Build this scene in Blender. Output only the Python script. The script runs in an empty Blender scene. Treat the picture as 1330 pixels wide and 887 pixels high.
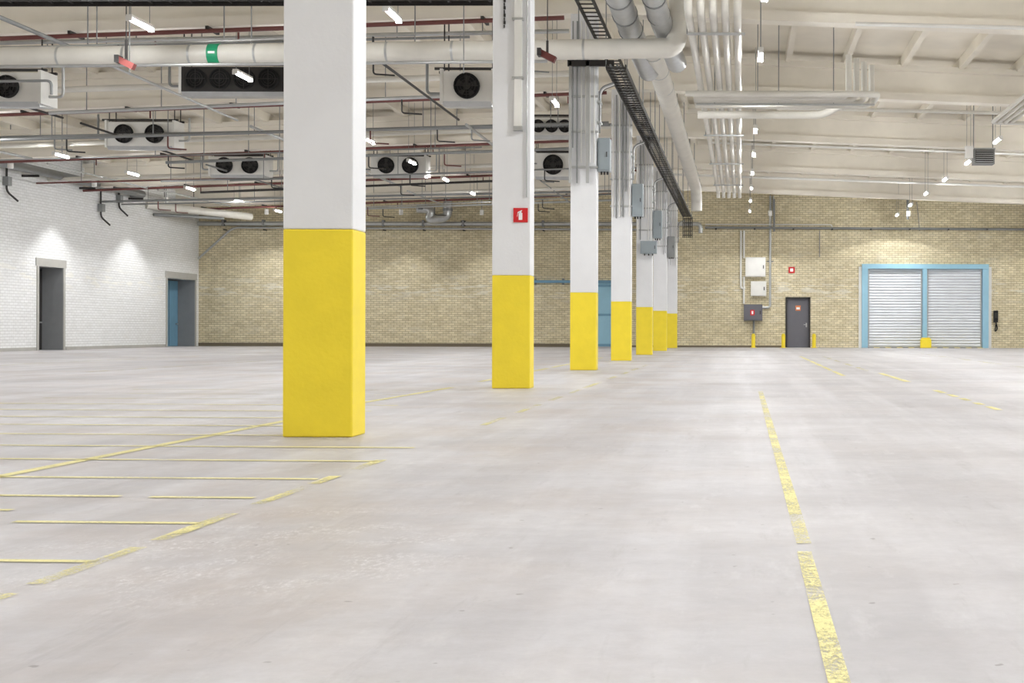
import bpy, math, random
from mathutils import Vector, Matrix
random.seed(7)
sc = bpy.context.scene
F = 1700.0
CH = 0.8
VX = 963.0

# ------------------------------------------------------------ materials
def lin(c):
    return tuple(((v/255.0)/12.92 if v/255.0 <= 0.04045 else ((v/255.0+0.055)/1.055)**2.4) for v in c)

def newmat(name):
    m = bpy.data.materials.new(name); m.use_nodes = True
    nt = m.node_tree
    return m, nt, nt.nodes, nt.links, nt.nodes['Principled BSDF']

def setcol(b, c): b.inputs['Base Color'].default_value = (c[0], c[1], c[2], 1)

def mixc(N, L, fac, a, b, typ='MIX'):
    n = N.new('ShaderNodeMix'); n.data_type = 'RGBA'; n.blend_type = typ
    def put(sock, v):
        if hasattr(v, 'links') or isinstance(v, bpy.types.NodeSocket): L.new(v, sock)
        elif isinstance(v, (int, float)): sock.default_value = v
        else: sock.default_value = (v[0], v[1], v[2], 1)
    put(n.inputs[0], fac); put(n.inputs[6], a); put(n.inputs[7], b)
    return n.outputs[2]

def math_(N, L, op, a, b=0.0, c=None, clamp=False):
    n = N.new('ShaderNodeMath'); n.operation = op; n.use_clamp = clamp
    for i, v in enumerate((a, b, c)):
        if v is None: continue
        if isinstance(v, bpy.types.NodeSocket): L.new(v, n.inputs[i])
        else: n.inputs[i].default_value = v
    return n.outputs[0]

def noise(N, L, vec, scale, detail=4, rough=0.55):
    n = N.new('ShaderNodeTexNoise'); n.inputs['Scale'].default_value = scale
    n.inputs['Detail'].default_value = detail; n.inputs['Roughness'].default_value = rough
    L.new(vec, n.inputs['Vector']); return n.outputs['Fac']

def ramp(N, L, v, a, b):
    n = N.new('ShaderNodeMapRange'); n.inputs[1].default_value = a; n.inputs[2].default_value = b
    n.clamp = True; L.new(v, n.inputs[0]); return n.outputs[0]

def pos(N): return N.new('ShaderNodeNewGeometry').outputs['Position']

def scalev(N, L, v, s, rot=0):
    n = N.new('ShaderNodeMapping'); n.inputs['Scale'].default_value = s; n.inputs['Rotation'].default_value = (0, 0, rot)
    L.new(v, n.inputs['Vector']); return n.outputs[0]

def paint(name, rgb, rough=0.5, metal=0.0, var=0.12, nscale=3.0, bump=0.0, dirt=None):
    m, nt, N, L, b = newmat(name)
    c = lin(rgb); p = pos(N)
    f = ramp(N, L, noise(N, L, p, nscale, 3), 0.35, 0.7)
    d = dirt and lin(dirt) or tuple(v*(1-var*2) for v in c)
    f2 = math_(N, L, 'MULTIPLY', f, 0.5 if not dirt else 0.45)
    L.new(mixc(N, L, f2, c, d), b.inputs['Base Color'])
    b.inputs['Roughness'].default_value = rough; b.inputs['Metallic'].default_value = metal
    if bump:
        bn = N.new('ShaderNodeBump'); bn.inputs['Strength'].default_value = bump; bn.inputs['Distance'].default_value = 0.01
        L.new(noise(N, L, p, 25, 3), bn.inputs['Height']); L.new(bn.outputs[0], b.inputs['Normal'])
    return m

M = {}
M['yellow'] = paint('yellow_paint', (246, 221, 54), 0.45, 0, 0.06, 4, 0.25)
M['colwhite'] = paint('column_white_paint', (230, 231, 233), 0.5, 0, 0.05, 2, 0.25)
M['cream'] = paint('cream_concrete', (240, 234, 221), 0.8, 0, 0.08, 1.2, 0)
M['roof'] = paint('roof_plaster', (234, 227, 212), 0.85, 0, 0.14, 0.6, 0)
M['white'] = paint('white_metal', (230, 229, 224), 0.45, 0, 0.06, 3)
M['insul'] = paint('insulation_jacket', (219, 216, 207), 0.4, 0.0, 0.1, 2, 0)
M['galv'] = paint('galvanised_steel', (190, 192, 192), 0.38, 0.7, 0.12, 5)
M['grey'] = paint('grey_steel', (140, 142, 142), 0.5, 0.3, 0.12, 5)
M['dark'] = paint('dark_steel', (58, 56, 55), 0.55, 0.3, 0.12, 5)
M['black'] = paint('black_plastic', (18, 18, 19), 0.7, 0, 0.1, 5)
M['redpipe'] = paint('red_brown_pipe', (112, 64, 60), 0.5, 0.0, 0.12, 4)
M['red'] = paint('sign_red', (205, 28, 34), 0.5, 0, 0.03)
M['horn'] = paint('dark_red_housing', (96, 44, 40), 0.6, 0, 0.05)
M['signwhite'] = paint('sign_white', (245, 245, 245), 0.5, 0, 0.02)
M['green'] = paint('label_green', (20, 150, 105), 0.5, 0, 0.04)
M['blue'] = paint('light_blue_paint', (150, 194, 214), 0.5, 0, 0.06, 3)
M['bluedoor'] = paint('blue_door_paint', (112, 156, 182), 0.5, 0, 0.08, 3)
M['jamb'] = paint('grey_jamb', (138, 140, 142), 0.7, 0, 0.08, 3)
M['doorgrey'] = paint('dark_grey_door', (104, 104, 111), 0.5, 0, 0.06, 3)
M['boxgrey'] = paint('enclosure_grey', (150, 160, 165), 0.45, 0.1, 0.06, 3)
M['shutter'] = paint('shutter_aluminium', (222, 225, 230), 0.4, 0.25, 0.08, 2)
M['orange'] = paint('orange_sign', (214, 128, 80), 0.5, 0, 0.04)
M['conc'] = paint('grey_concrete', (178, 176, 170), 0.85, 0, 0.1, 2, 0.3)
M['skirt'] = paint('dark_skirting', (112, 102, 84), 0.8, 0, 0.1, 2)

m, nt, N, L, b = newmat('lamp_tube'); em = N.new('ShaderNodeEmission')
em.inputs[0].default_value = (.98, 0.99, 1, 1); em.inputs[1].default_value = 300
L.new(em.outputs[0], N['Material Output'].inputs[0]); M['tube'] = m

def brickmat(name, axis, c1, c2, cm, patch, bw, rh, ms, patchamt, bump, dk=0.25):
    m, nt, N, L, b = newmat(name); p = pos(N)
    s = N.new('ShaderNodeSeparateXYZ'); L.new(p, s.inputs[0])
    cb = N.new('ShaderNodeCombineXYZ'); L.new(s.outputs[axis], cb.inputs[0]); L.new(s.outputs[2], cb.inputs[1])
    br = N.new('ShaderNodeTexBrick'); L.new(cb.outputs[0], br.inputs['Vector'])
    br.inputs['Scale'].default_value = 1; br.inputs['Brick Width'].default_value = bw
    br.inputs['Row Height'].default_value = rh; br.inputs['Mortar Size'].default_value = ms
    br.inputs['Mortar Smooth'].default_value = 0.3
    br.inputs['Color1'].default_value = (*lin(c1), 1); br.inputs['Color2'].default_value = (*lin(c2), 1)
    br.inputs['Mortar'].default_value = (*lin(cm), 1)
    nz = ramp(N, L, noise(N, L, scalev(N, L, p, (1, 1, 2.2)), 0.9, 6, 0.65), 0.56, 0.72)
    f = math_(N, L, 'MULTIPLY', nz, patchamt)
    c = mixc(N, L, f, br.outputs['Color'], lin(patch))
    band = math_(N, L, 'SUBTRACT', 1.0, math_(N, L, 'ABSOLUTE', math_(N, L, 'MULTIPLY', math_(N, L, 'SUBTRACT', s.outputs[2], 2.7), 1.4)), clamp=True)
    pn = ramp(N, L, noise(N, L, scalev(N, L, p, (.7, .7, 4)), 1.6, 5, 0.6), 0.53, 0.58)
    c = mixc(N, L, math_(N, L, 'MULTIPLY', math_(N, L, 'MULTIPLY', band, pn), 0.6), c, lin((240, 238, 228)))
    nz2 = ramp(N, L, noise(N, L, scalev(N, L, p, (1, 1, 2)), 3.5, 3), 0.35, 0.7)
    c = mixc(N, L, math_(N, L, 'MULTIPLY', nz2, dk), c, (0.38, 0.35, 0.3), 'MULTIPLY')
    L.new(c, b.inputs['Base Color']); b.inputs['Roughness'].default_value = 0.75
    bn = N.new('ShaderNodeBump'); bn.inputs['Strength'].default_value = bump; bn.inputs['Distance'].default_value = 0.02
    inv = math_(N, L, 'SUBTRACT', 1.0, br.outputs['Fac'])
    h = math_(N, L, 'ADD', inv, math_(N, L, 'MULTIPLY', nz2, 0.5))
    L.new(h, bn.inputs['Height']); L.new(bn.outputs[0], b.inputs['Normal'])
    return m
M['brick'] = brickmat('buff_brick', 0, (237, 226, 194), (219, 206, 170), (174, 163, 134), (234, 229, 212), 0.27, 0.1, 0.012, 0.4, 0.6, .33)
M['whitebrick'] = brickmat('white_painted_brick', 1, (235, 236, 236), (228, 229, 228), (206, 206, 205), (222, 221, 217), 0.27, 0.1, 0.009, 0.5, 0.6, 0.08)

# floor
m, nt, N, L, b = newmat('worn_concrete_floor'); p = pos(N)
s = N.new('ShaderNodeSeparateXYZ'); L.new(p, s.inputs[0])
base, base2 = lin((189, 187, 189)), lin((170, 168, 170))
big = ramp(N, L, noise(N, L, p, 0.4, 8, 0.62), 0.36, 0.64)
c = mixc(N, L, big, base, base2)
tr = ramp(N, L, noise(N, L, scalev(N, L, p, (2.2, 0.08, 1)), 1.0, 5), 0.45, 0.62)
c = mixc(N, L, math_(N, L, 'MULTIPLY', tr, 0.5), c, lin((205, 204, 207)))
cr = ramp(N, L, noise(N, L, scalev(N, L, p, (0.3, 1.1, 1), .1), 1.0, 7, .62), 0.46, 0.66)
c = mixc(N, L, math_(N, L, 'MULTIPLY', cr, 0.36), c, lin((152, 149, 151)))
st = ramp(N, L, noise(N, L, scalev(N, L, p, (1, .8, 1)), 0.8, 9, 0.66), 0.44, 0.68)
lf = ramp(N, L, s.outputs[0], 0.3, -1.6)
st = math_(N, L, 'MULTIPLY', st, math_(N, L, 'ADD', math_(N, L, 'MULTIPLY', lf, 0.34), 0.18))
c = mixc(N, L, st, c, lin((164, 148, 134)))
sc1 = ramp(N, L, noise(N, L, scalev(N, L, p, (5, .7, 1), .5), 1.3, 6, .7), 0.6, 0.7)
sc2 = ramp(N, L, noise(N, L, scalev(N, L, p, (5, .6, 1), -.25), 1.1, 6, .7), 0.6, 0.7)
c = mixc(N, L, math_(N, L, 'MULTIPLY', math_(N, L, 'MAXIMUM', sc1, sc2), 0.26), c, lin((132, 128, 127)))
li = ramp(N, L, noise(N, L, scalev(N, L, p, (3, .8, 1), -.5), 1.6, 7, .7), 0.56, 0.7)
c = mixc(N, L, math_(N, L, 'MULTIPLY', li, 0.35), c, lin((212, 211, 212)))
fine = ramp(N, L, noise(N, L, p, 9, 8, 0.75), 0.35, 0.7)
c = mixc(N, L, math_(N, L, 'MULTIPLY', fine, 0.26), c, lin((136, 132, 132)))
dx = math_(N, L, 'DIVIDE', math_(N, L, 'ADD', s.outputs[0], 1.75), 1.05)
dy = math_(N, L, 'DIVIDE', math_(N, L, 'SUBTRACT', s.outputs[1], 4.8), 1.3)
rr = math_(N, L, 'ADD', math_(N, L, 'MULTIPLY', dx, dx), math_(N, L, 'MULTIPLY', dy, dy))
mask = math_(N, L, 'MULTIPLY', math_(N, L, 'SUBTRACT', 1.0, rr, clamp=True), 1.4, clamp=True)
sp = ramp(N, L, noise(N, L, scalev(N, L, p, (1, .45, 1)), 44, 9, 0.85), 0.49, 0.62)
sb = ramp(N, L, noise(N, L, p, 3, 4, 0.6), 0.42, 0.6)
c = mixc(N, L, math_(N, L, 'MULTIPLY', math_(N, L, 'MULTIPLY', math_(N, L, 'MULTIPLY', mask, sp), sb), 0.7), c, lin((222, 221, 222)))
sp2 = ramp(N, L, noise(N, L, p, 17, 2, 0.4), 0.74, 0.78)
c = mixc(N, L, math_(N, L, 'MULTIPLY', sp2, 0.55), c, lin((100, 94, 88)))
L.new(c, b.inputs['Base Color'])
L.new(math_(N, L, 'ADD', math_(N, L, 'MULTIPLY', big, 0.15), 0.42), b.inputs['Roughness'])
bn = N.new('ShaderNodeBump'); bn.inputs['Strength'].default_value = 0.15; bn.inputs['Distance'].default_value = 0.005
L.new(fine, bn.inputs['Height']); L.new(bn.outputs[0], b.inputs['Normal'])
M['floor'] = m

def wornpaint(name, lo, hi, mx_):
    m, nt, N, L, b = newmat(name); p = pos(N)
    setcol(b, lin((232, 223, 152))); b.inputs['Roughness'].default_value = 0.6
    a = noise(N, L, scalev(N, L, p, (1.3, .8, 1)), 46, 9, 0.88); a2 = noise(N, L, p, 2.2, 4)
    f = math_(N, L, 'ADD', math_(N, L, 'MULTIPLY', a, 0.65), math_(N, L, 'MULTIPLY', a2, 0.35))
    f = ramp(N, L, f, lo, hi)
    t = N.new('ShaderNodeBsdfTransparent'); mx = N.new('ShaderNodeMixShader')
    L.new(math_(N, L, 'MULTIPLY', f, mx_), mx.inputs[0]); L.new(t.outputs[0], mx.inputs[1]); L.new(b.outputs[0], mx.inputs[2])
    L.new(mx.outputs[0], N['Material Output'].inputs[0]); return m
M['mark'] = wornpaint('worn_yellow_marking', 0.445, 0.535, .85)
M['markthin'] = wornpaint('thin_yellow_marking', 0.36, 0.5, .78)
M['markfaint'] = wornpaint('faint_yellow_marking', 0.45, 0.58, .75)

# ------------------------------------------------------------ mesh builder
class MB:
    def __init__(s): s.v = []; s.f = []; s.m = []; s.sm = []; s.mats = []
    def mi(s, k):
        if k not in s.mats: s.mats.append(k)
        return s.mats.index(k)
    def add(s, vs, fs, mat, smooth=False):
        o = len(s.v); s.v += [Vector(v) for v in vs]; i = s.mi(mat)
        for f in fs: s.f.append([o+a for a in f]); s.m.append(i); s.sm.append(smooth)
    def hexa(s, vs, mat):
        s.add(vs, [(0,3,2,1),(4,5,6,7),(0,1,5,4),(1,2,6,5),(2,3,7,6),(3,0,4,7)], mat)
    def box(s, x0, x1, y0, y1, z0, z1, mat):
        s.hexa([(x0,y0,z0),(x1,y0,z0),(x1,y1,z0),(x0,y1,z0),(x0,y0,z1),(x1,y0,z1),(x1,y1,z1),(x0,y1,z1)], mat)
    def bar(s, p0, p1, w, h, mat):
        p0, p1 = Vector(p0), Vector(p1); d = (p1-p0).normalized()
        up = Vector((0,0,1)) if abs(d.z) < 0.95 else Vector((0,1,0))
        r = d.cross(up).normalized(); u = r.cross(d)
        q = []
        for P in (p0, p1):
            for a, c in ((-1,-1),(1,-1),(1,1),(-1,1)): q.append(P + r*a*w/2 + u*c*h/2)
        s.add(q, [(0,1,2,3),(7,6,5,4),(0,4,5,1),(1,5,6,2),(2,6,7,3),(3,7,4,0)], mat)
    def path(s, pts, r, mat, n=10, br=0):
        pts = [Vector(p) for p in pts]
        if br and len(pts) > 2:
            out = [pts[0]]
            for i in range(1, len(pts)-1):
                a, p, c = pts[i-1], pts[i], pts[i+1]
                l = min(br, (p-a).length*0.49, (c-p).length*0.49)
                q0 = p+(a-p).normalized()*l; q1 = p+(c-p).normalized()*l
                for k in range(7):
                    t = k/6; out.append(q0*(1-t)**2 + p*2*t*(1-t) + q1*t*t)
            out.append(pts[-1]); pts = out
        vs = []; fs = []; d0 = (pts[1]-pts[0]).normalized()
        u = d0.cross(Vector((0.13,0.27,0.95))).normalized()
        for i, p in enumerate(pts):
            if i == 0: d = d0
            elif i == len(pts)-1: d = (pts[i]-pts[i-1]).normalized()
            else: d = ((pts[i]-pts[i-1]).normalized()+(pts[i+1]-pts[i]).normalized()).normalized()
            u = (u - d*u.dot(d)).normalized(); w = d.cross(u)
            for k in range(n):
                a = 2*math.pi*k/n; vs.append(p + (u*math.cos(a)+w*math.sin(a))*r)
        for i in range(len(pts)-1):
            for k in range(n):
                k2 = (k+1) % n; fs.append((i*n+k, i*n+k2, (i+1)*n+k2, (i+1)*n+k))
        s.add(vs, fs, mat, True)
        e = (len(pts)-1)*n
        s.add(vs[:n], [tuple(range(n))[::-1]], mat); s.add(vs[e:e+n], [tuple(range(n))], mat)
    def cyl(s, p0, p1, r, mat, n=12): s.path([p0, p1], r, mat, n)
    def obj(s, name, parent=None):
        c = Vector(((min(v.x for v in s.v)+max(v.x for v in s.v))/2, (min(v.y for v in s.v)+max(v.y for v in s.v))/2, (min(v.z for v in s.v)+max(v.z for v in s.v))/2))
        me = bpy.data.meshes.new(name); me.from_pydata([v-c for v in s.v], [], s.f)
        for k in s.mats: me.materials.append(M[k])
        me.polygons.foreach_set('material_index', s.m); me.polygons.foreach_set('use_smooth', s.sm)
        me.update()
        o = bpy.data.objects.new(name, me); o.location = c; sc.collection.objects.link(o)
        if parent: o.parent = parent
        return o
def bevel(o, w=0.01, seg=2):
    md = o.modifiers.new('bevel', 'BEVEL'); md.width = w; md.segments = seg; md.limit_method = 'ANGLE'

XL, XR, YB, YF, XM = -25.3, 19.0, 61.0, -12.0, -3.0
SL = 0.038
def zroof(x): return 8.2 - SL*abs(x-XM)
def zbeam(x): return 7.07 - SL*abs(x-XM)
def P(x, y, Y):  # photo pixel -> world X,Z for a plane at depth Y
    return (x-VX)*Y/F, CH + ((428.9 + (x-963)*0.0026) - y)*Y/F

# ------------------------------------------------------------ room shell
b_ = MB(); b_.box(XL-1.2, XR+0.3, YF-0.3, YB+1.2, -0.3, 0, 'floor'); b_.obj('floor')

b_ = MB()
for xa, xb in ((XL-0.4, XM), (XM, XR+0.3)):
    za, zb = zroof(xa), zroof(xb)
    b_.hexa([(xa,YF-.3,za),(xb,YF-.3,zb),(xb,YB+.4,zb),(xa,YB+.4,za),(xa,YF-.3,za+.3),(xb,YF-.3,zb+.3),(xb,YB+.4,zb+.3),(xa,YB+.4,za+.3)], 'roof')
x = XL+1.0
while x < XR:
    z = zroof(x)
    b_.box(x-0.07, x+0.07, YF, YB, z-0.28, z+0.02, 'roof'); x += 1.5
b_.obj('ceiling')

COLY = [9.68+8.12*k for k in range(7)]
beamY = [COLY[0]-8.12*2, COLY[0]-8.12] + COLY
for Y in beamY:
    b_ = MB(); yc = Y+0.17
    for xa, xb in ((XL, XM), (XM, XR)):
        a, c = zbeam(xa), zbeam(xb)
        def sec(w, z0, z1):
            b_.hexa([(xa,yc-w,a+z0),(xb,yc-w,c+z0),(xb,yc+w,c+z0),(xa,yc+w,a+z0),(xa,yc-w,a+z1),(xb,yc-w,c+z1),(xb,yc+w,c+z1),(xa,yc+w,a+z1)], 'cream')
        sec(0.2, 0, 0.2); sec(0.09, 0.2, 0.75); sec(0.24, 0.75, 0.9)
    b_.obj('roof_beam')

def wall_x(name, y0, y1, xa, xb, z1, ops, mat):
    b_ = MB(); cur = xa
    for (o0, o1, oz) in sorted(ops):
        b_.box(cur, o0, y0, y1, 0, z1, mat); b_.box(o0, o1, y0, y1, oz, z1, mat); cur = o1
    b_.box(cur, xb, y0, y1, 0, z1, mat); return b_.obj(name)
wall_x('wall_back', YB, YB+0.4, XL-0.4, XR+0.3, 7.9, [(-6.75, -5.75, 2.9), (2.11, 3.15, 2.29), (5.85, 11.25, 3.7)], 'brick')
b_ = MB(); b_.box(XL, XR, YF-0.3, YF, 0, 7.9, 'brick'); b_.obj('wall_front')
b_ = MB(); b_.box(XR, XR+0.3, YF-.3, YB, 0, 7.6, 'whitebrick'); b_.obj('wall_right')
b_ = MB(); cur = YF-.3
D1 = (47.1, 48.8); D2 = (57.65, 60.55)
for o0, o1 in (D1, D2):
    b_.box(XL-0.4, XL, cur, o0, 0, 7.6, 'whitebrick'); b_.box(XL-0.4, XL, o0, o1, 3.05, 7.6, 'whitebrick'); cur = o1
b_.box(XL-0.4, XL, cur, YB, 0, 7.6, 'whitebrick'); b_.obj('wall_left')

def leftdoor(name, o, matdoor):
    e = bpy.data.objects.new(name, None); e.location = (XL, (o[0]+o[1])/2, 0); sc.collection.objects.link(e)
    def ch(b, n):
        ob = b.obj(n); ob.parent = e; ob.matrix_parent_inverse = Matrix.Translation(-e.location); return ob
    b_ = MB(); x0 = XL-0.85
    b_.box(x0, XL-0.4, o[0]-.1, o[0], 0, 3.05, 'jamb'); b_.box(x0, XL-0.4, o[1], o[1]+.1, 0, 3.05, 'jamb')
    b_.box(x0, XL-0.4, o[0]-.1, o[1]+.1, 3.05, 3.15, 'jamb')
    b_.box(XL-0.4, XL+0.005, o[1]-0.012, o[1], 0, 3.05, 'jamb')
    b_.box(x0-0.1, x0, o[0]-.1, o[1]+.1, 0, 3.15, 'jamb')
    ch(b_, 'jamb_lining')
    b_ = MB(); b_.box(x0+0.02, x0+0.08, o[0]+.02, o[1]-.02, 0.01, 3.0, matdoor)
    for k in range(1, 3): b_.box(x0+0.08, x0+0.09, o[0]+(o[1]-o[0])*k/3-.01, o[0]+(o[1]-o[0])*k/3+.01, 0.05, 2.95, 'dark')
    b_.box(x0+0.08, x0+0.14, o[1]-.25, o[1]-.1, 1.0, 1.05, 'galv')
    ch(b_, 'leaf')
    b_ = MB(); b_.box(XL, XL+0.03, o[0]-.2, o[1]+.2, 3.05, 3.34, 'conc')
    b_.box(XL, XL+0.03, o[0]-.13, o[0], 0, 3.05, 'conc'); b_.box(XL, XL+0.03, o[1], o[1]+.13, 0, 3.05, 'conc')
    ch(b_, 'surround')
leftdoor('door_1', D1, 'dark'); leftdoor('door_2', D2, 'bluedoor')

b_ = MB()
b_.box(2.11, 3.15, YB+.1, YB+.16, 0.0, 2.29, 'doorgrey')
b_.box(2.05, 2.12, YB-.03, YB+.2, 0, 2.35, 'dark'); b_.box(3.14, 3.21, YB-.03, YB+.2, 0, 2.35, 'dark'); b_.box(2.05, 3.21, YB-.03, YB+.2, 2.28, 2.35, 'dark')
b_.box(2.52, 2.76, YB+.085, YB+.1, 1.72, 1.96, 'orange'); b_.box(2.56, 2.72, YB+.08, YB+.085, 1.78, 1.88, 'signwhite')
b_.box(3.0, 3.06, YB+.04, YB+.1, 0.95, 1.15, 'galv'); b_.box(2.9, 3.06, YB+.03, YB+.05, 1.05, 1.08, 'galv')
b_.obj('door_3')
b_ = MB()
b_.box(-7.0, -5.72, YB-.14, YB-.06, 0.03, 2.98, 'blue')
for z in (0.1, 1.5, 2.85): b_.box(-7.0, -5.72, YB-.17, YB-.14, z-.05, z+.05, 'bluedoor')
b_.box(-9.8, -5.6, YB-.2, YB, 2.98, 3.1, 'bluedoor')
b_.box(-5.95, -5.9, YB-.2, YB-.14, 1.0, 1.3, 'galv')
for x in (-9.6, -8.3, -6.8, -5.9): b_.box(x-.05, x+.05, YB-.1, YB, 2.9, 3.18, 'grey')
b_.obj('door_4')

# roller shutter gates
b_ = MB()
xa, xm, xb, zt = 5.88, 8.53, 11.22, 3.68
b_.box(xa-.28, xa, YB-.12, YB+.2, 0, zt, 'blue'); b_.box(xb, xb+.28, YB-.12, YB+.2, 0, zt, 'blue')
b_.box(xa-.28, xb+.28, YB-.14, YB+.2, zt, zt+.22, 'blue')
b_.box(xm-.1, xm+.1, YB-.12, YB+.2, 0, zt, 'blue')
b_.box(xa-.42, xa-.28, YB-.05, YB, 0, zt+.1, 'white'); b_.box(xb+.28, xb+.42, YB-.05, YB, 0, zt+.1, 'white')
pitch = 0.13
for g0, g1 in ((xa+.03, xm-.12), (xm+.12, xb-.03)):
    z = 0.06; vs = []; fs = []
    prof = []
    while z < zt:
        for k, d in ((0, .0), (.2, -.02), (.5, -.03), (.8, -.02), (.93, 0), (.97, .012)):
            prof.append((z+k*pitch, YB+.08+d))
        z += pitch
    for z, y in prof: vs += [(g0, y, min(z, zt)), (g1, y, min(z, zt))]
    for i in range(len(prof)-1): fs.append((2*i, 2*i+1, 2*i+3, 2*i+2))
    b_.add(vs, fs, 'shutter')
    b_.box(g0, g1, YB+.02, YB+.12, 0, 0.09, 'galv')
    b_.box(g0, g0+.05, YB, YB+.1, 0, zt, 'galv'); b_.box(g1-.05, g1, YB, YB+.1, 0, zt, 'galv')
for k in range(20):
    b_.box(xa+k*.267, xa+(k+1)*.267, YB-.3, YB-.0, 0, 0.012, 'yellow' if k % 2 else 'dark')
b_.obj('roller_shutter_gate')
b_ = MB(); b_.box(8.28, 8.78, YB-.55, YB-.31, 0, .42, 'yellow'); b_.box(8.33, 8.73, YB-.5, YB-.35, .42, .48, 'yellow'); o = b_.obj('gate_guard_block'); bevel(o, .03)

for x in (0.55, 1.93, 3.34):
    b_ = MB(); b_.cyl((x, 60.2, 0), (x, 60.2, .6), .09, 'yellow', 14); b_.cyl((x, 60.2, .6), (x, 60.2, .65), .06, 'yellow', 14)
    b_.cyl((x, 60.2, 0), (x, 60.2, .02), .15, 'yellow', 14)
    b_.obj('bollard')

b_ = MB(); b_.box(XL, -9.9, YB-.03, YB, 0, .16, 'skirt'); b_.box(-9.9, -7.05, YB-.03, YB, 0, .16, 'skirt')
b_.obj('baseboard_back')
b_ = MB(); b_.box(-5.5, 2.0, YB-.03, YB, 0, .08, 'skirt'); b_.obj('trim_1')
b_ = MB(); b_.box(XL, XL+.03, 49.0, 57.45, 0, .12, 'conc'); b_.box(XL, XL+.03, -12, 46.9, 0, .12, 'conc'); b_.obj('baseboard_left')

# ------------------------------------------------------------ floor markings
b_ = MB()
def strip(x0, y0, x1, y1, w, mat='mark'):
    a, c = Vector((x0,y0,0)), Vector((x1,y1,0)); d = (c-a).normalized(); n = Vector((-d.y, d.x, 0))*w/2
    z = Vector((0,0,0.004)); b_.add([a-n+z, c-n+z, c+n+z, a+n+z], [(0,1,2,3)], mat)
def dashed(x, ya, yb, w, on=(0.5,1.4), off=(.05,.25), mat='mark'):
    y = ya
    while y < yb:
        l = random.uniform(*on); y2 = min(y+l, yb); strip(x+random.uniform(-.004,.004), y, x+random.uniform(-.004,.004), y2, w*random.uniform(.9,1.05), mat)
        y = y2+random.uniform(*off)
strip(.222, 2.0, .228, 4.72, .052); strip(.236, 4.9, .24, 9.6, .056); strip(.24, 9.62, .25, 17, .06)
dashed(1.8, 23, 40, .1, (2,4), (.2,.8), 'markthin'); dashed(2.6, 13.2, 17.7, .09, (.3,.8), (.3,.5), 'markthin'); dashed(2.6, 20.4, 24.5, .11, (2,3), (.1,.2), 'markthin'); dashed(2.5, 26, 40, .1, (2,3), (.6,1.5), 'markfaint')
dashed(6.2, 18, 45, .1, (2,3), (.6,1.5), 'markfaint')
strip(-4.0, 6.0, -3.96, 11.4, .085, 'markthin'); strip(-4.12, 13.9, -3.98, 18, .09, 'markthin'); dashed(-4.0, 20, 38, .1, (2,4), (.3,1), 'markthin')
dashed(-2.2, 3.2, 8.1, .065, (.35,.8), (.1,.35), 'mark'); dashed(-2.15, 10.9, 17.8, .07, (.8,1.5), (.3,.9), 'markfaint'); dashed(-2.15, 18, 30, .08, (1,2), (.5,1.5), 'markfaint')
for y, xa, xb in ((4.5,-2.7,-2.2),(5.4,-3.0,-2.22),(5.75,-3.4,-3.2),(6.25,-3.6,-2.95),(6.2,-2.8,-2.3),(7.15,-7,-2.25),(8.1,-7,-2.2),(9.05,-8,-2.2),(10.0,-8,-3.4),(10.95,-8,-3.4),(11.9,-8,-3.6),(12.9,-8,-3.6),(13.9,-8,-3.6),(15,-8,-4),(16.1,-8,-4),(17.2,-8,-4)):
    strip(xa, y, xb, y-.04*(xb-xa), .035+.003*y, 'markthin' if y < 14.5 else 'markfaint')
dashed(-12, 24, 36, .1, (2,4), (.3,1), 'markfaint'); dashed(-16, 24, 50, .1, (2,4), (.3,1), 'markfaint')
strip(-8, 30, -4, 30, .1, 'markfaint'); strip(-8, 36, 3, 36, .1, 'markfaint')
b_.obj('floor_marking')

# ------------------------------------------------------------ columns
CX0, CX1, CD = -3.394, -2.876, 0.34
for i, Y in enumerate([COLY[0]-16.24] + COLY):
    b_ = MB(); b_.box(CX0, CX1, Y, Y+CD, 0, 1.54, 'yellow'); b_.box(CX0, CX1, Y, Y+CD, 1.54, 7.08, 'colwhite')
    o = b_.obj('column'); bevel(o, .012, 2)

Y = COLY[1]
xs, zs = P(676, 279.5, Y); b_ = MB(); h = .097
b_.box(xs-h, xs+h, Y-.02, Y-.002, zs-h, zs+h, 'red')
b_.box(xs-.025, xs+.025, Y-.024, Y-.02, zs-.065, zs+.03, 'signwhite'); b_.box(xs-.012, xs+.012, Y-.024, Y-.02, zs+.03, zs+.05, 'signwhite')
b_.bar((xs-.035, Y-.022, zs+.035), (xs+.02, Y-.022, zs+.062), .004, .014, 'signwhite'); b_.bar((xs-.035,Y-.022,zs+.035),(xs-.045,Y-.022,zs-.02), .004, .012, 'signwhite')
b_.obj('fire_extinguisher_sign')
b_ = MB(); b_.box(-3.09, -2.99, Y-.06, Y, 3.52, 6.95, 'white'); b_.box(-3.1, -2.98, Y-.065, Y, 3.50, 3.56, 'galv')
b_.path([(-2.92, Y-.03, 6.9), (-2.92, Y-.03, 2.6)], .012, 'galv', 6)
for z in (4.2, 5, 5.8): b_.box(-3.12, -2.97, Y-.07, Y, z, z+.03, 'galv')
b_.obj('cable_trunking')
b_ = MB()
for k in range(14): b_.box(-3.24, -3.225+.01*(k % 2), Y-.03-.012*(k % 2), Y-.005, 4.9+k*.05, 4.94+k*.05, 'dark')
b_.obj('hanging_chain')

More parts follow.
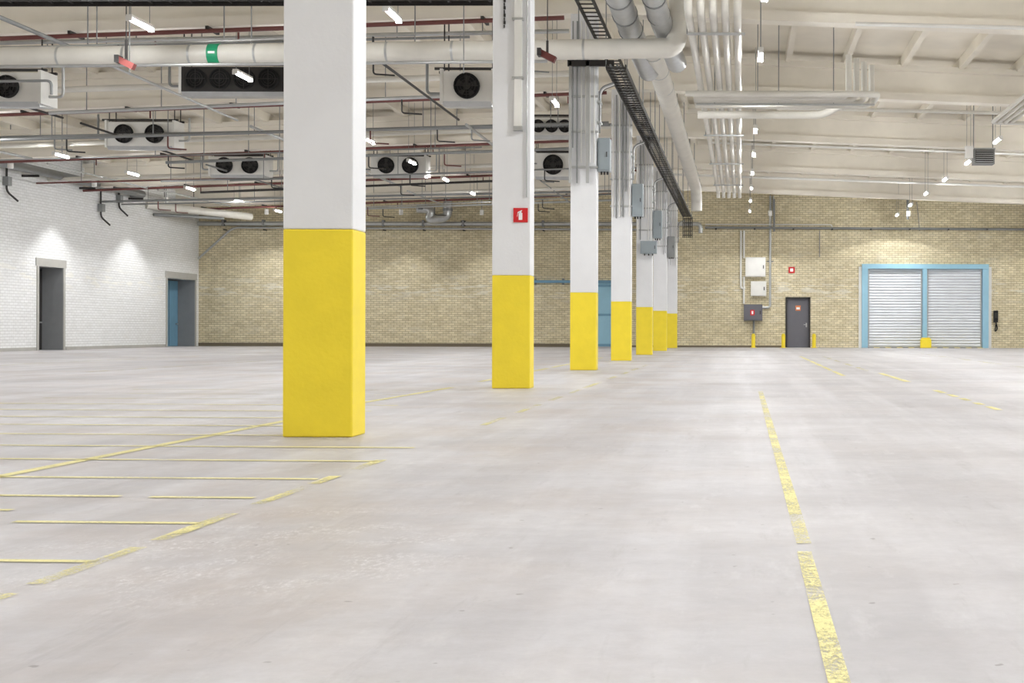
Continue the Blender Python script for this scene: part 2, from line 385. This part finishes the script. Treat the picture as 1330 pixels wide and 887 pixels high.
def enclosure(x0, x1, Y0, Y1, z0, z1, mat='boxgrey'):
    b_ = MB(); b_.box(x0, x1, Y0, Y1, z0, z1, mat); b_.box(x0+.03, x1-.03, Y0-.015, Y0, z0+.03, z1-.03, mat)
    b_.box(x1-.07, x1-.05, Y0-.03, Y0-.015, (z0+z1)/2-.05, (z0+z1)/2+.05, 'dark')
    for k in range(3): b_.cyl((x0+(k+1)*(x1-x0)/4, (Y0+Y1)/2, z0-.06), (x0+(k+1)*(x1-x0)/4, (Y0+Y1)/2, z0), .02, 'dark', 8)
    return b_.obj('electrical_enclosure')
for i in range(2, 7):
    Y = COLY[i]; b_ = MB()
    for k in range(6):
        x = CX0+.05+k*.085; zb = random.choice((3.7, 3.75, 4.1, 4.4))
        b_.path([(x, Y-.05, zb), (x, Y-.05, 6.2), (x+.0, Y-.05, 6.9)], random.choice((.012, .016, .022)), random.choice(('galv', 'white', 'white', 'grey')), 8)
    for z in (4.0, 4.7, 5.4, 6.1): b_.box(CX0-.03, CX1+.03, Y-.035, Y-.001, z, z+.04, 'galv')
    for k in range(4):
        yy = Y+.04+k*.08
        b_.path([(CX1+.05, yy, 4.7+.1*k), (CX1+.05, yy, 5.6), (-2.55, yy, 5.7)], .018, ('grey','galv','white','dark')[k], 8, .15)
    for z in (4.9, 5.3): b_.box(CX1, CX1+.08, Y, Y+.32, z, z+.04, 'galv')
    if i == 2:
        b_.box(CX0-.05, CX1+.35, Y-.12, Y-.06, 6.0, 6.12, 'dark')
        b_.box(CX0-.02, CX0+.03, Y-.12, Y-.06, 3.7, 6.1, 'galv'); b_.box(CX1-.2, CX1-.14, Y-.12, Y-.06, 3.7, 6.1, 'galv')
    b_.obj('conduit_bundle')
enclosure(CX1+.02, CX1+.26, COLY[2]+.0, COLY[2]+.3, 3.95, 4.6)
enclosure(CX1+.02, CX1+.3, COLY[3]+.0, COLY[3]+.3, 3.76, 4.6)
enclosure(CX1+.02, CX1+.3, COLY[4]+.0, COLY[4]+.3, 3.76, 4.65)
enclosure(CX0+.15, CX1+.15, COLY[4]-.25, COLY[4]-.001, 3.25, 3.65)
enclosure(CX1+.02, CX1+.3, COLY[5]+.0, COLY[5]+.3, 3.6, 4.4, 'grey')

# ------------------------------------------------------------ back wall electrics
def wx(x): return (x-963)/27.87
def wz(y): return .8+(429.4-y)/27.87
yf = YB
def wallbox(x0, x1, y0, y1, mat, d=.25, name='electrical_cabinet'):
    b_ = MB(); X0, X1, Z0, Z1 = wx(x0), wx(x1), wz(y1), wz(y0)
    b_.box(X0, X1, yf-d, yf, Z0, Z1, mat); b_.box(X0+.04, X1-.04, yf-d-.02, yf-d, Z0+.04, Z1-.04, mat)
    b_.box(X1-.12, X1-.08, yf-d-.04, yf-d-.02, (Z0+Z1)/2-.08, (Z0+Z1)/2+.08, 'dark')
    if mat == 'doorgrey': b_.box(X0+.3, X0+.5, yf-d-.025, yf-d-.02, Z0+.25, Z0+.5, 'red'); b_.box(X0+.36, X0+.44, yf-d-.03, yf-d-.025, Z0+.3, Z0+.45, 'signwhite')
    return b_.obj(name)
wallbox(968, 994, 335, 360, 'white'); wallbox(975, 995, 366, 385, 'white'); wallbox(966, 990, 396, 417, 'doorgrey', .3)
b_ = MB()
def wp(pts, r, mat, d=.06, br=.15): b_.path([(wx(x), yf-d, wz(y)) for x, y in pts], r, mat, 8, br)
wp([(962,300),(962,375),(968,375)], .05, 'white'); wp([(966,300),(966,336)], .05, 'white'); wp([(1000,255),(1000,400),(988,400)], .06, 'galv')
wp([(1004,255),(1004,275)], .04, 'galv'); wp([(966,360),(966,395)], .05, 'white'); wp([(996,340),(1004,340)], .03, 'grey'); wp([(979,417),(979,449)], .05, 'grey')
wp([(1064,300),(1064,334)], .02, 'grey'); wp([(1190,262),(1194,300)], .015, 'grey')
b_.obj('wall_conduit')
b_ = MB(); b_.box(wx(1024), wx(1032), yf-.03, yf-.001, wz(355), wz(347), 'red'); b_.box(wx(1026), wx(1030), yf-.035, yf-.03, wz(353), wz(349), 'signwhite'); b_.obj('fire_alarm_sign')
b_ = MB(); X = wx(1293); b_.box(X-.1, X+.1, yf-.12, yf, 1.2, 1.75, 'black'); b_.path([(X, yf-.08, 1.2), (X+.08, yf-.1, .9), (X-.05, yf-.1, .75), (X, yf-.1, 1.1)], .03, 'black', 8, .1)
b_.box(X-.06, X+.06, yf-.16, yf-.12, 1.4, 1.65, 'dark'); b_.obj('gate_control_handset')
b_ = MB()
b_.path([(XL+.1, yf-.35, 5.68), (-3.7, yf-.35, 5.72), (-1.9, yf-.35, 5.72), (-1.9, yf-.35, 5.3)], .1, 'galv', 12, .3)
b_.path([(XL+.1, yf-.3, 4.05), (-23.6, yf-.3, 5.5), (-3.7, yf-.3, 5.45)], .05, 'galv', 10, .3)
for k in range(12):
    x = -24+k*1.85; b_.box(x-.03, x+.03, yf-.36, yf, 5.38, 5.42, 'dark'); b_.cyl((x, yf-.35, 5.6), (x, yf-.35, 5.84), .115, 'dark', 10) if k % 3 == 0 else None
    b_.box(x-.05, x+.05, yf-.47, yf-.23, 5.57, 5.85, 'grey')
b_.obj('steel_pipe')
b_ = MB()
b_.path([(-1.7, yf-.2, 5.57), (XR-.05, yf-.2, 5.50)], .055, 'grey', 10)
b_.path([(-1.7, yf-.12, 5.72), (4.2, yf-.12, 5.72), (4.2, yf-.12, 5.5)], .03, 'white', 8, .1)
for k in range(10):
    x = -1.2+k*1.8; b_.box(x-.04, x+.04, yf-.27, yf, 5.48, 5.53, 'dark')
b_.cyl((wx(1005), yf-.2, 5.4), (wx(1005), yf-.2, 6.9), .05, 'grey', 8); b_.cyl((wx(1175), yf-1, 5.9), (wx(1175), yf-1, 7.6), .06, 'grey', 8)
b_.obj('steel_pipe')
b_ = MB(); b_.path([(-14.9, yf-.9, 6.35), (-14.2, yf-.9, 6.3), (-14.4, yf-.9, 5.8), (-13.5, yf-.9, 5.95), (-13.5, yf-.9, 6.7)], .2, 'galv', 14, .3)
for x, z in ((-14.7, 6.34), (-13.5, 6.3)): b_.cyl((x, yf-.9, z-.06), (x, yf-.9, z+.06), .23, 'grey', 14)
for x in (-13.5,): b_.cyl((x, yf-.9, 6.6), (x, yf-.9, 7.6), .1, 'galv', 10)
b_.obj('ventilation_elbow_duct')
b_ = MB(); b_.path([(XL+.05, 55.5, 6.05), (-23.4, 58.0, 5.95), (-22.3, 59.5, 5.9)], .16, 'insul', 14, .4)
b_.path([(XL+.05, 56.2, 5.7), (-23.2, 58.6, 5.75)], .07, 'grey', 10)
for t in (.25, .7): b_.cyl((XL+.1+1.8*t, 55.5+2.4*t, 6.1), (XL+.1+1.8*t, 55.5+2.4*t, 7.2), .015, 'dark', 6)
b_.obj('insulated_pipe_stub')
b_ = MB(); b_.path([(-24.75, -8, 6.32), (-24.75, 54.2, 6.35), (XL+.02, 54.2, 6.35)], .15, 'grey', 12, .3)
for k in range(16): b_.box(XL, -24.7, -6+k*4-.03, -6+k*4+.03, 6.12, 6.2, 'dark')
b_.obj('wall_pipe')
b_ = MB()
for Y, z0 in ((44.9, 5.2), (51.5, 4.9), (53, 5.4)):
    b_.path([(XL+.08, Y, 6.8), (XL+.08, Y, z0+.3), (XL+.25, Y+.4, z0)], .035, 'dark', 8, .15)
    b_.box(XL+.02, XL+.2, Y-.12, Y+.12, z0+.5, z0+.8, 'grey')
b_.obj('wall_drop_pipe')

# ------------------------------------------------------------ ceiling services
YP = 24.0
b_ = MB()
def zp(X): return 5.97 + .0165*(X+1.2)
b_.path([(XL+.1, YP, zp(XL)), (-2.3, YP, zp(-2.3)), (-1.25, YP, zp(-1.15)), (-1.16, YP, 6.3), (-1.16, YP, 7.9)], .185, 'insul', 20, .45)
for k in range(20):
    X = -24.5+k*1.2
    if X < -1.9: b_.cyl((X-.02, YP, zp(X)), (X+.02, YP, zp(X)), .189, 'galv', 20)
for k in range(8):
    X = -24+k*3.0
    if X > -2.5: continue
    b_.cyl((X, YP, zp(X)+.15), (X, YP, zroof(X)), .012, 'grey', 6)
xg, _ = P(279, 68, YP); b_.cyl((xg-.1, YP, zp(xg)), (xg+.1, YP, zp(xg)), .197, 'green', 20)
b_.box(xg-.06, xg+.06, YP-.205, YP-.196, zp(xg)-.02, zp(xg)+.02, 'signwhite')
b_.obj('insulated_main_pipe')
b_ = MB(); b_.path([(XL+.1, YP-.5, 5.35), (-3.5, YP-.5, 5.62)], .03, 'galv', 8)
for k in range(7): X = -23+k*3; b_.cyl((X, YP-.5, 5.4), (X, YP-.5, zroof(X)), .01, 'grey', 6)
b_.path([(-18, YP-.5, 5.45), (-18, YP-.5, 5.15), (-12.4, YP-.5, 5.25), (-12.4, YP-.5, 5.0)], .025, 'grey', 8, .1)
b_.obj('conduit_pipe')
for px, py in ((163, 82), (710, 73)):
    X, Z = P(px, py, 23.1); b_ = MB(); b_.bar((X-.14, 23.1, Z+.07), (X+.14, 23.1, Z-.07), .12, .11, 'horn'); b_.box(X-.02, X+.02, 23.08, 23.12, Z, 5.9, 'dark'); b_.cyl((X, 23.1, 5.9), (X, 23.1, zroof(X)), .01, 'dark', 6)
    b_.box(X-.17, X-.1, 23.0, 23.2, Z+.0, Z+.13, 'dark'); b_.obj('alarm_horn')

b_ = MB()
b_.path([(-1.78, 25.6, 6.35), (-1.78, 51, 6.3), (-1.78, 51.6, 6.0), (-1.78, 51.6, 5.5)], .22, 'insul', 18, .4)
for k in range(14): b_.cyl((-1.78, 26+k*1.9-.03, 6.35), (-1.78, 26+k*1.9+.03, 6.35), .228, 'galv', 18)
for k in range(6): b_.cyl((-1.78, 27+k*4.4, 6.5), (-1.78, 27+k*4.4, 7.8), .015, 'grey', 6)
b_.obj('insulated_duct')
b_ = MB()
b_.path([(-2.1, 14, 6.45), (-2.1, 24.9, 6.45), (-1.95, 27.3, 6.2)], .22, 'galv', 18, .5)
for k in range(9): b_.cyl((-2.1, 15+k*1.2-.03, 6.45), (-2.1, 15+k*1.2+.03, 6.45), .235, 'grey', 18)
b_.obj('spiral_duct')
b_ = MB()
b_.path([(-1.5, 14, 6.45), (-1.5, 23.4, 6.45), (-1.3, 26, 6.1)], .2, 'galv', 18, .5)
for k in range(8): b_.cyl((-1.5, 15+k*1.2-.03, 6.45), (-1.5, 15+k*1.2+.03, 6.45), .215, 'grey', 18)
b_.obj('spiral_duct')

def ladder(p0, p1, w, mat='dark', step=.3, cables=True):
    b_ = MB(); p0, p1 = Vector(p0), Vector(p1); d = (p1-p0); l = d.length; d.normalize(); r = d.cross(Vector((0,0,1))).normalized()*w/2
    b_.bar(p0-r, p1-r, .02, .1, mat); b_.bar(p0+r, p1+r, .02, .1, mat)
    t = .1
    while t < l: q = p0+d*t; b_.bar(q-r, q+r, .03, .02, mat); t += step
    if cables:
        for k in (-.6, .1, .45): b_.path([p0+r*k+Vector((0,0,.04)), p1+r*k+Vector((0,0,.04))], .022, 'grey', 6)
    return b_
b_ = ladder((-2.4, 24.9, 5.8), (-2.4, 58, 5.8), .36)
for k in range(9):
    for sx in (-.2, .2): b_.cyl((-2.4+sx, 25+k*4.06, 5.8), (-2.4+sx, 25+k*4.06, 7.9), .012, 'grey', 6)
b_.obj('cable_ladder')
b_ = ladder((-2.7, 19, 6.45), (-2.7, 40, 6.45), .28, 'dark', .3, False)
b_.obj('cable_ladder')
b_ = ladder((XL+.1, 19.6, 5.64), (-3.7, 19.6, 5.74), .3)
for k in range(8): b_.cyl((-24+k*2.8, 19.6, 5.7), (-24+k*2.8, 19.6, zroof(-24+k*2.8)), .012, 'grey', 6)
b_.obj('cable_ladder')
b_ = MB()
for x in (-2.6, -2.2): b_.box(x-.02, x+.02, 58.02, 58.1, 4.9, 5.8, 'dark')
for k in range(5): b_.box(-2.6, -2.2, 58.04, 58.08, 5.0+k*.18, 5.03+k*.18, 'dark')
for k in range(4): b_.cyl((-2.52+k*.08, 58.13, 4.9), (-2.52+k*.08, 58.13, 5.8), .025, 'black', 6)
b_.obj('cable_drop')

b_ = MB()
for k in range(5):
    X = -.9+k*.205
    b_.path([(X, 21.7, 7.95), (X, 21.7, 6.1), (X, 50, 6.1), (X, 50, 5.85)], .068, 'insul', 12, .22)
for k in range(5): b_.box(-1.02 if k else -.97, .05, 23+k*6, 23.05+k*6, 5.99, 6.03, 'galv'); b_.cyl((-.97, 23+k*6, 6.0), (-.97, 23+k*6, 8), .01, 'grey', 6)
b_.obj('parallel_pipe_rack')
b_ = MB()
for k in range(5):
    yy = 27.9+k*.36; X1 = 2.1+k*.2
    b_.path([(-1.05, yy, 5.84), (X1, yy, 5.84), (X1, yy, 6.3), (X1, yy, 6.75)] if k else [(-1.2, yy, 5.84), (X1+.8, yy, 5.84), (X1+.8, yy+1, 5.84)], .066, 'insul', 12, .2)
b_.path([(-1.05, 31.0, 5.9), (1.9, 31.0, 5.9), (2.4, 29.0, 5.9)], .09, 'insul', 12, .4)
b_.box(-1.0, 2.9, 28.6, 28.65, 5.72, 5.76, 'galv')
for x in (-.6, .8, 2.0): b_.cyl((x, 28.62, 5.75), (x, 28.62, 8), .012, 'grey', 6)
b_.obj('branch_pipe_rack')
b_ = MB()
for k in range(4): b_.path([(6.3+k*.16, 24+k*.1, 6.05), (6.3+k*.16, 33, 6.05), (12, 33+k*.2, 6.0)], .05, 'insul', 10, .2)
b_.obj('small_pipe_rack')
b_ = MB()
b_.path([(.1, 33.4, 6.5), (XR-.1, 33.4, 6.1)], .05, 'insul', 8); b_.path([(2.2, 25.4, 6.75), (XR-.1, 25.4, 6.4)], .04, 'white', 8)
b_.path([(-2.7, 50, 6.75), (XR-.1, 50, 6.05)], .05, 'white', 8); b_.path([(-1, 41.5, 6.75), (XR-.1, 41.5, 6.05)], .04, 'white', 8)
b_.obj('ceiling_conduit')

for Y in COLY[1:]:
    b_ = MB(); yy = Y-.2
    b_.path([(XL+.1, yy, zbeam(XL)-.15), (-3.5, yy, zbeam(-3.5)-.12)], .045, 'redpipe', 10)
    for k in range(8):
        X = -24+k*2.7; b_.box(X-.03, X+.03, yy-.06, yy+.5, zbeam(X)-.1, zbeam(X)-.04, 'dark')
        if k % 2: b_.cyl((X+.6, yy, zbeam(X)-.16), (X+.6, yy, zbeam(X)-.34), .02, 'redpipe', 6)
    b_.obj('sprinkler_pipe')
for i, Y in enumerate(COLY[1:-1]):
    b_ = MB()
    for k, dy in enumerate((1.3, 2.9, 4.6, 6.2)):
        lo = 6.9 if i < 2 and dy < 5 else 6.2
        z = random.uniform(lo, lo+.4); yy = Y+dy; xa = random.choice((XL+.1, XL+.1, -20, -17)); xb = random.choice((-3.6, -3.6, -8, -6))
        b_.path([(xa, yy, z-.5), (xb, yy, z)], random.choice((.022, .03, .045)), random.choice(('galv', 'grey', 'dark', 'grey', 'redpipe')), 8)
        for q in range(6):
            X = xa+(xb-xa)*(q+.5)/6; zz = z-.5+.5*(q+.5)/6
            b_.cyl((X, yy, zz), (X, yy, zroof(X)), .012, 'grey', 6)
            if random.random() < .4:
                b_.path([(X+.4, yy, zz), (X+.4, yy, zz-.35), (X+.9, yy, zz-.38)], .022, random.choice(('dark', 'grey', 'redpipe')), 6, .08)
    for X in (-7.3, -13, -17.5, -22.7):
        b_.path([(X, Y+.6, 6.15+.1*random.random()), (X, Y+7.8, 6.15+.1*random.random())], random.choice((.03, .04)), random.choice(('grey', 'galv', 'dark')), 8)
    if i > 0: b_.path([(XL+.1, Y+5.4, 6.2), (-9.5, Y+5.4, 6.75), (-3.6, Y+5.4, 6.95)], .075, 'insul', 10)
    b_.obj('ceiling_conduit')

# ------------------------------------------------------------ evaporator coolers
def cooler(px, py, Y, w, h, nf, fr, dark=False):
    X, Z = P(px, py, Y); dp = .6; b_ = MB()
    b_.box(X-w/2, X+w/2, Y, Y+dp, Z-h/2, Z+h/2, 'white')
    b_.box(X-w/2-.06, X-w/2, Y-.03, Y+dp+.03, Z-h/2-.04, Z+h/2+.05, 'white'); b_.box(X+w/2, X+w/2+.06, Y-.03, Y+dp+.03, Z-h/2-.04, Z+h/2+.05, 'white')
    b_.hexa([(X-w/2,Y+.05,Z-h/2-.1),(X+w/2,Y+.05,Z-h/2-.1),(X+w/2,Y+dp,Z-h/2-.05),(X-w/2,Y+dp,Z-h/2-.05),(X-w/2,Y,Z-h/2),(X+w/2,Y,Z-h/2),(X+w/2,Y+dp,Z-h/2),(X-w/2,Y+dp,Z-h/2)], 'galv')
    b_.box(X-w/2-.2, X+w/2+.1, Y+.1, Y+.16, Z+h/2+.05, Z+h/2+.1, 'dark'); b_.box(X-w/2-.2, X+w/2+.1, Y+dp-.1, Y+dp-.04, Z+h/2+.05, Z+h/2+.1, 'dark')
    if dark: b_.box(X-w/2, X+w/2, Y-.02, Y, Z-h/2, Z+h/2, 'dark')
    for sx in (-w/2, w/2):
        for sy in (.13, dp-.07): b_.cyl((X+sx, Y+sy, Z+h/2), (X+sx, Y+sy, zroof(X+sx)), .015, 'dark', 6)
    for k in range(nf):
        cx = X + (k-(nf-1)/2)*(w*.94/nf if nf > 1 else 0)
        n = 24; vs = []; fs = []
        for j in range(n):
            a = 2*math.pi*j/n; ca, sa = math.cos(a), math.sin(a)
            vs += [(cx+ca*fr*1.06, Y-.01, Z+sa*fr*1.06), (cx+ca*fr*1.06, Y-.1, Z+sa*fr*1.06), (cx+ca*fr*.97, Y-.1, Z+sa*fr*.97), (cx+ca*fr*.95, Y-.02, Z+sa*fr*.95)]
        for j in range(n):
            j2 = (j+1) % n
            for q in range(3): fs.append((j*4+q, j*4+q+1, j2*4+q+1, j2*4+q))
        b_.add(vs, fs, 'black', True)
        b_.cyl((cx, Y-.028, Z), (cx, Y-.022, Z), fr*.96, 'black', 24)
        b_.cyl((cx, Y-.09, Z), (cx, Y-.03, Z), fr*.3, 'black' if dark else 'dark', 14)
        for j in range(5):
            a = 2*math.pi*j/5+.3*k; a2 = a+.55
            q = lambda r, an, y: (cx+math.cos(an)*r, y, Z+math.sin(an)*r)
            b_.add([q(fr*.28, a, Y-.04), q(fr*.9, a-.05, Y-.04), q(fr*.9, a2, Y-.075), q(fr*.28, a2+.2, Y-.075)], [(0,1,2,3)], 'black' if dark else 'dark')
        for rr in (.5, .75):
            ring = [(cx+math.cos(t*math.pi/8)*fr*rr, Y-.1, Z+math.sin(t*math.pi/8)*fr*rr) for t in range(17)]
            b_.path(ring, .006, 'dark', 4)
        for a in (0, math.pi/2): b_.bar((cx-math.cos(a)*fr, Y-.1, Z-math.sin(a)*fr), (cx+math.cos(a)*fr, Y-.1, Z+math.sin(a)*fr), .01, .012, 'dark')
    b_.path([(X-w/2-.06, Y+.3, Z-.1), (X-w/2-.4, Y+.3, Z-.1), (X-w/2-.4, Y+.3, Z+.6)], .03, 'grey', 8, .1)
    b_.path([(X+w/2+.06, Y+.3, Z-.15), (X+w/2+.35, Y+.3, Z-.15), (X+w/2+.35, Y+.3, Z+.5)], .03, 'galv', 8, .1)
    o = b_.obj('evaporator_cooler'); return o
cooler(10, 113, 27, 1.25, .6, 1, .22)
cooler(302, 103, 29.2, 2.3, .55, 4, .215, True)
cooler(606, 112, 27, 1.0, .62, 1, .25)
cooler(181, 174, 37, 1.85, .68, 2, .25)
cooler(308, 215, 44.5, 1.85, .62, 2, .26)
cooler(517, 215, 44.5, 1.75, .62, 2, .26)
cooler(716, 164, 37, 1.2, .5, 3, .17)
cooler(718, 214, 44.5, 1.2, .8, 1, .32)

X, Z = P(1278, 203, 38); b_ = MB(); Y = 38
b_.box(X-.3, X+.3, Y, Y+.4, Z-.22, Z+.22, 'grey'); b_.box(X-.26, X+.26, Y-.02, Y, Z-.18, Z+.18, 'dark')
for k in range(6): b_.box(X-.25, X+.25, Y-.05, Y-.02, Z-.16+k*.06, Z-.145+k*.06, 'galv')
b_.box(X-.55, X-.32, Y, Y+.15, Z-.05, Z+.3, 'white')
for sx in (-.28, .28): b_.cyl((X+sx, Y+.2, Z+.2), (X+sx, Y+.2, zroof(X)), .015, 'grey', 6)
b_.box(X-.35, X+.35, Y+.15, Y+.25, Z+.22, Z+.27, 'galv'); b_.obj('fan_heater')

# ------------------------------------------------------------ lamps
lmesh = {}
lampdata = bpy.data.lights.new('lamp_spot', 'SPOT'); lampdata.energy = 240; lampdata.spot_size = math.radians(142); lampdata.spot_blend = .18
lampdata.shadow_soft_size = .05; lampdata.color = (.98, .99, 1)
def lamp(X, Y, Z=6.0):
    key = round(zroof(X), 2)
    if key not in lmesh:
        b_ = MB(); 
        b_.box(-.05, .05, -.42, .42, 0.03, .08, 'white'); b_.box(-.05, .05, -.44, -.4, -.03, .05, 'white'); b_.box(-.05, .05, .4, .44, -.03, .05, 'white')
        b_.cyl((0, -.4, 0), (0, .4, 0), .026, 'tube', 6)
        for s in (-.35, .35): b_.cyl((0, s, .08), (0, s, zroof(X)-6.0), .006, 'grey', 5)
        o = b_.obj('tube_lamp'); me = o.data; c = o.location.copy(); lmesh[key] = (me, c)
        bpy.data.objects.remove(o)
    me, c = lmesh[key]
    o = bpy.data.objects.new('tube_lamp', me); o.location = Vector((X, Y, Z))+c; sc.collection.objects.link(o)
    l = bpy.data.objects.new('light', lampdata); l.location = Vector((0, 0, -.1))-c; l.parent = o; sc.collection.objects.link(l)
for X, Y0 in ((-20.5, 2.6), (-10.3, 4.0), (.35, 1.8), (7.0, 3.6), (13.4, 1.8)):
    Y = Y0-9.2
    while Y < 59:
        lamp(X, Y); Y += 4.6
lamp(-5.8, 21.7); lamp(-4.3, 30)
wd = bpy.data.lights.new('wall_wash', 'SPOT'); wd.energy = 300; wd.spot_size = math.radians(88); wd.spot_blend = .45
wd.shadow_soft_size = .06; wd.color = (.98, .99, 1)
wd2 = wd.copy(); wd2.energy = 190; wd2.spot_blend = .6
def wash(X, Y, tx, ty, Z=6.0, data=wd):
    b_ = MB(); b_.cyl((X, Y, Z), (X, Y, Z+.22), .09, 'white', 14); b_.cyl((X, Y, Z-.012), (X, Y, Z), .075, 'signwhite', 14); b_.cyl((X, Y, Z+.22), (X, Y, zroof(X)), .015, 'grey', 6)
    o = b_.obj('wall_downlight'); l = bpy.data.objects.new('light', data)
    l.rotation_euler = Vector((tx, ty, -1)).to_track_quat('-Z', 'Y').to_euler(); l.location = Vector((X, Y, Z-.09))-o.location; l.parent = o; sc.collection.objects.link(l)
for Y in (42.5, 48.0, 54.0): wash(-23.75, Y, -.1, 0)
for x in (345, 520, 625, 1000, 1180): wash((x-963)/28.7, 59.3, 0, .1, 6.0, wd2)

# ------------------------------------------------------------ world, camera
w = bpy.data.worlds.new('world'); sc.world = w; w.use_nodes = True
w.node_tree.nodes['Background'].inputs[0].default_value = (.8, .85, .9, 1); w.node_tree.nodes['Background'].inputs[1].default_value = .5
cam = bpy.data.cameras.new('camera'); co = bpy.data.objects.new('camera', cam); sc.collection.objects.link(co)
cam.sensor_width = 36; cam.lens = 36*F/1330; cam.clip_end = 300; cam.clip_start = .05
cam.shift_x = -(VX-665)/1330; cam.shift_y = -(443.5-428.9)/1330
co.matrix_world = Matrix.Translation((0, 0, CH)) @ Matrix.Rotation(math.radians(90), 4, 'X') @ Matrix.Rotation(math.radians(.15), 4, 'Z')
sc.camera = co
sc.view_settings.view_transform = 'Standard'
sc.view_settings.exposure = 0
